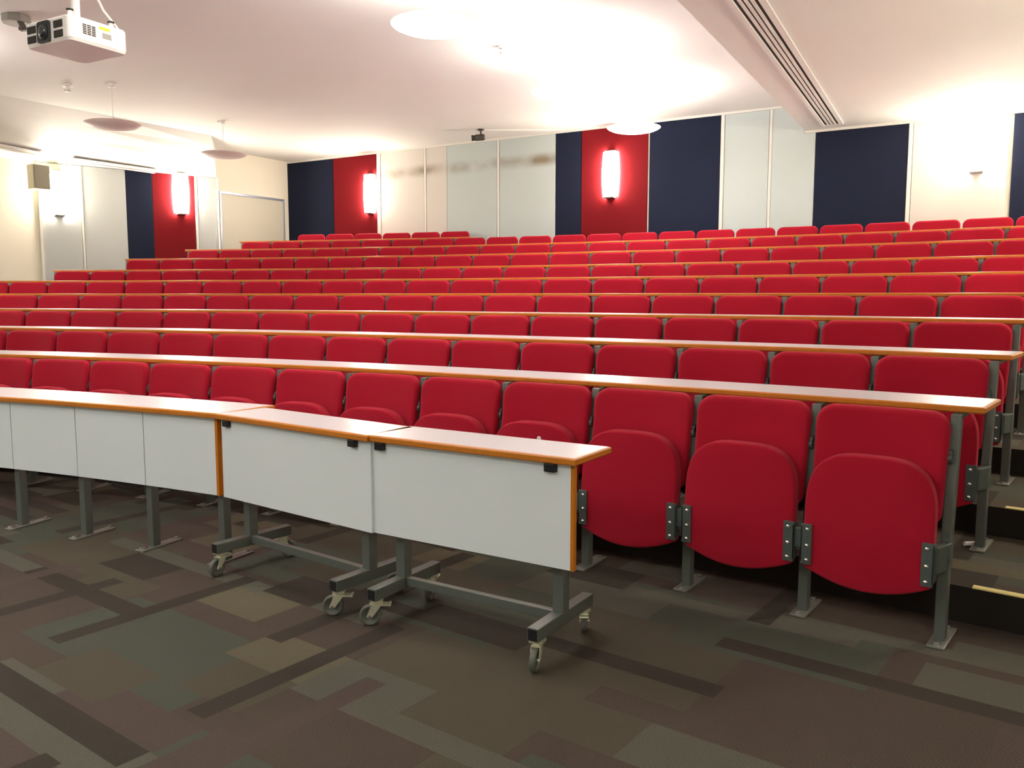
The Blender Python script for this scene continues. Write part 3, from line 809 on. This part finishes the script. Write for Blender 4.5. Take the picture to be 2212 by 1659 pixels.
# ------------------------------------------------------------------ step nosings and scraps in the right aisle
for k in range(2, 8):
    s0 = k + 1.11
    n = 8; s1 = min(NOSE[k][1] - .3, s0 + 2.4)
    pts = [(P(k - 1, s0 + (s1 - s0) * j / n, EDGE - .006), P(k - 1, s0 + (s1 - s0) * j / n, EDGE + .035)) for j in range(n + 1)]
    mb = MB(); slab(mb, [q_[0] for q_ in pts], [q_[1] for q_ in pts], ZP[k] + .0005, ZP[k] + .006)
    o = mb.build('step_nosing', M_nos)
    tag(o, {2: 'pale yellow nosing strip on the lowest aisle step at the right', 3: 'pale yellow nosing strip on the second aisle step at the right'}.get(k,
        'pale nosing strip on the %s aisle step, hidden beyond the right edge of the photo' % ORD[k - 1]), 'step edge', 'step nosing strips in the right aisle')
mb = MB(); mb.tube((-.035, 0, .012), (.035, 0, .012), .011, 10)
o = mb.build('chalk_stub', M_plastic, loc=(2.275, 4.07, ZP[2]), rz=.12); tag(o, 'small white stub lying on the carpet by the second row end leg', 'litter')

# ------------------------------------------------------------------ projector
pj = empty('projector', (-2.893, 5.803, 3.0), atan2(0.371, 0.206) - pi / 2)
tag(pj, 'white ceiling projector with black lens at the upper left', 'projector')
# local: +x right-hand long front (face width), +y = depth away from the front
W_, D_p, H_p = .47, .42, .155
def rpoly(hw, hd, r, n=5):
    o_ = []
    for cx_, cy_, a0 in ((hw - r, -hd + r, -90), (hw - r, hd - r, 0), (-hw + r, hd - r, 90), (-hw + r, -hd + r, 180)):
        for j in range(n + 1):
            a_ = radians(a0 + 90 * j / n); o_.append((cx_ + r * cos(a_), cy_ + r * sin(a_)))
    return o_
mb = MB(); out = rpoly(W_ / 2, D_p / 2, .035); out2 = [(x * .965, y * .965) for x, y in out]
n = len(out)
vs = [(x, y, .0) for x, y in out2] + [(x, y, .02) for x, y in out] + [(x, y, H_p - .012) for x, y in out] + [(x, y, H_p) for x, y in out2]
fs = [list(range(n))[::-1], list(range(3 * n, 4 * n))] + [(l * n + i, l * n + (i + 1) % n, (l + 1) * n + (i + 1) % n, (l + 1) * n + i) for l in range(3) for i in range(n)]
mb.add(vs, fs); mb.build('body', M_plastic, pj)
yF = -D_p / 2
mb = MB(); mb.add([(x + -.02, yF - .012 + 0 * z, z) for x, z in [(px_, pz_ + H_p / 2 - .002) for px_, pz_ in rpoly(.066, .066, .02)]] + [(x - .02, yF + .01, z) for x, z in [(px_, pz_ + H_p / 2 - .002) for px_, pz_ in rpoly(.066, .066, .02)]],
       [list(range(24)), list(range(24, 48))[::-1]] + [(i, (i + 1) % 24, 24 + (i + 1) % 24, 24 + i) for i in range(24)])
mb.build('lens_surround', M_black, pj)
mb = MB(); mb.tube((-.02, yF - .006, .076), (-.02, yF - .017, .076), .052, 28); mb.tube((-.02, yF - .017, .076), (-.02, yF - .021, .076), .046, 28, r1=.040); mb.build('lens_barrel', M_black, pj)
mb = MB(); mb.lathe([(.038, 0), (.034, .006), (.022, .011), (.0001, .014)], 24); o = mb.build('lens', M_lens, pj, loc=(-.02, yF - .020, .076)); o.rotation_euler = (pi / 2, 0, 0)
for x0 in (-.205, .075):
    for z0_ in (.022, .083):
        mb = MB(); mb.box(x0, x0 + .095, yF - .004, yF + .012, z0_, z0_ + .048); mb.build('front_vent', M_dark, pj, bevel=.006)
xR = W_ / 2
for c_ in range(3):
    for r_ in range(6):
        pass
mb = MB()
for c_ in range(3):
    for r_ in range(6):
        mb.box(xR - .004, xR + .0015, -.118 + c_ * .032, -.118 + c_ * .032 + .026, .055 + r_ * .011, .055 + r_ * .011 + .007)
mb.build('side_vent', M_dark, pj)
mb = MB(); mb.box(xR - .004, xR + .0018, .0, .075, .112, .130); o = mb.build('warning_label', M_yel, pj); o['label'] = 'yellow label'
mb = MB(); mb.box(xR - .004, xR + .001, .02, .085, .06, .095); o = mb.build('rating_label', M_pgrey, pj)
for x, y in ((.19, -.17), (.19, .12), (-.19, .12)):
    mb = MB(); mb.lathe([(.016, 0), (.015, .032), (.0001, .033)], 16, c=(x, y, H_p)); mb.lathe([(.017, .032), (.022, .036), (.022, .042), (.0001, .044)], 16, c=(x, y, H_p), mat=1); mb.build('foot', [M_plastic, M_dark], pj)
mb = MB(); mb.box(-.07, .07, -.07, .07, H_p, H_p + .022); mb.tube((0, 0, H_p + .02), (0, 0, ZC - 3.0 - .02), .028, 16); mb.lathe([(.028, -.02), (.07, -.02), (.075, 0)], 20, c=(0, 0, ZC - 3.0)); mb.build('mount_pole', M_plastic, pj)
mb = MB(); q0 = Vector((.02, .03, .75))
pts = [Vector((.03, 0, ZC - 3.02)), Vector((.05, .02, .75)), Vector((.07, .06, .45)), Vector((.12, .12, .28)), Vector((.16, .20, .17)), Vector((.15, .22, .11))]
for p0_, p1_ in zip(pts[:-1], pts[1:]): mb.tube(p0_, p1_, .008, 8)
mb.build('cable', M_plastic, pj)

# grey mount further along the ceiling
gm = empty('ceiling_mount', (-4.697, 8.289, ZC)); tag(gm, 'grey ceiling mount with a dark arm beside the projector', 'ceiling mount')
mb = MB(); mb.prism([(.13 * cos(a_), .13 * sin(a_)) for a_ in [2 * pi * j / 8 for j in range(8)]], -.07, 0); mb.build('base', M_pgrey, gm, bevel=.008)
mb = MB(); mb.tube((.06, -.05, -.06), (.10, -.06, -.14), .03, 10); mb.box(.06, .24, -.08, -.03, -.15, -.12); mb.build('arm', mat('dark_mount_arm', lin((96, 90, 84)), .5), gm)

# smoke detectors
def detector(x, y, label):
    root = empty('smoke_detector', (x, y, ZC)); tag(root, label, 'smoke detector', 'round ceiling smoke detectors')
    mb = MB(); mb.lathe([(.0001, -.022), (.055, -.022), (.06, -.012), (.06, 0)], 22); mb.build('base', M_plastic, root)
    mb = MB(); mb.lathe([(.0001, -.085), (.035, -.083), (.042, -.07), (.038, -.055), (.025, -.045), (.025, -.022)], 20); mb.build('sensor_head', M_plastic, root)
    mb = MB(); 
    for j in range(8):
        a_ = 2 * pi * j / 8; mb.box(.036 * cos(a_) - .004, .036 * cos(a_) + .004, .036 * sin(a_) - .004, .036 * sin(a_) + .004, -.080, -.066)
    mb.build('vent_slots', M_dark, root)
detector(-0.092, 9.238, 'white smoke detector on the ceiling right of the largest lit pendant lamp')
detector(-5.579, 10.885, 'white smoke detector on the ceiling left of the larger dull pendant lamp')

# security camera and its conduit
sc_ = empty('security_camera', (-0.502, 13.677, ZC), radians(-28)); tag(sc_, 'small dark security camera under the ceiling before the back wall', 'camera')
mb = MB(); mb.lathe([(.0001, -.02), (.05, -.02), (.055, 0)], 18); mb.tube((0, 0, -.02), (.01, 0, -.09), .016, 10); mb.build('mount', M_pgrey and mat('dark_camera_metal', lin((74, 68, 58)), .5), sc_)
mb = MB(); mb.tube((.045, .025, -.125), (-.075, -.04, -.135), .050, 16); mb.tube((.06, .033, -.124), (.045, .025, -.125), .036, 16, r1=.05); o = mb.build('body', bpy.data.materials['dark_camera_metal'], sc_)
mb = MB(); mb.tube((-.075, -.04, -.135), (-.125, -.067, -.139), .040, 16, r1=.048); mb.build('lens_hood', M_black, sc_)
d = Vector((0.87 + .44, 13.707 - 13.69)); 
mb = MB(); mb.box(-.44, .83, 13.67, 13.70, ZC - .022, ZC - .001); o = mb.build('cable_conduit', M_trim); tag(o, 'thin white cable conduit running from the security camera to the back wall', 'conduit')

# loudspeaker on its bracket
sp = empty('loudspeaker', (-7.345, 13.30, 3.03), atan2(-.47, .883) + pi / 2); tag(sp, 'beige loudspeaker with grey grille high on the left wall', 'loudspeaker')
mb = MB(); mb.prism([(-.135, -.10), (.135, -.10), (.10, .11), (-.10, .11)], 0, .37); mb.build('cabinet', M_spkb, sp, bevel=.012)
mb = MB(); mb.box(-.125, .125, -.112, -.10, .01, .36); mb.build('grille', M_spk, sp, bevel=.008)
mb = MB(); mb.box(-.02, .02, .0, .20, .37, .39); mb.box(-.05, .05, .18, .20, .30, .46); mb.tube((0, 0, .36), (0, 0, .40), .012, 8); mb.build('bracket', M_trim, sp)
jb = MB(); jb.box(-.09, .09, 0, .06, 0, .16); o = jb.build('junction_box', M_spkb, bevel=.006); o.matrix_world = PL.M(.22, 3.32) @ Matrix.Translation((0, .024, 0)); tag(o, 'small beige junction box on the wall right of the loudspeaker', 'junction box')
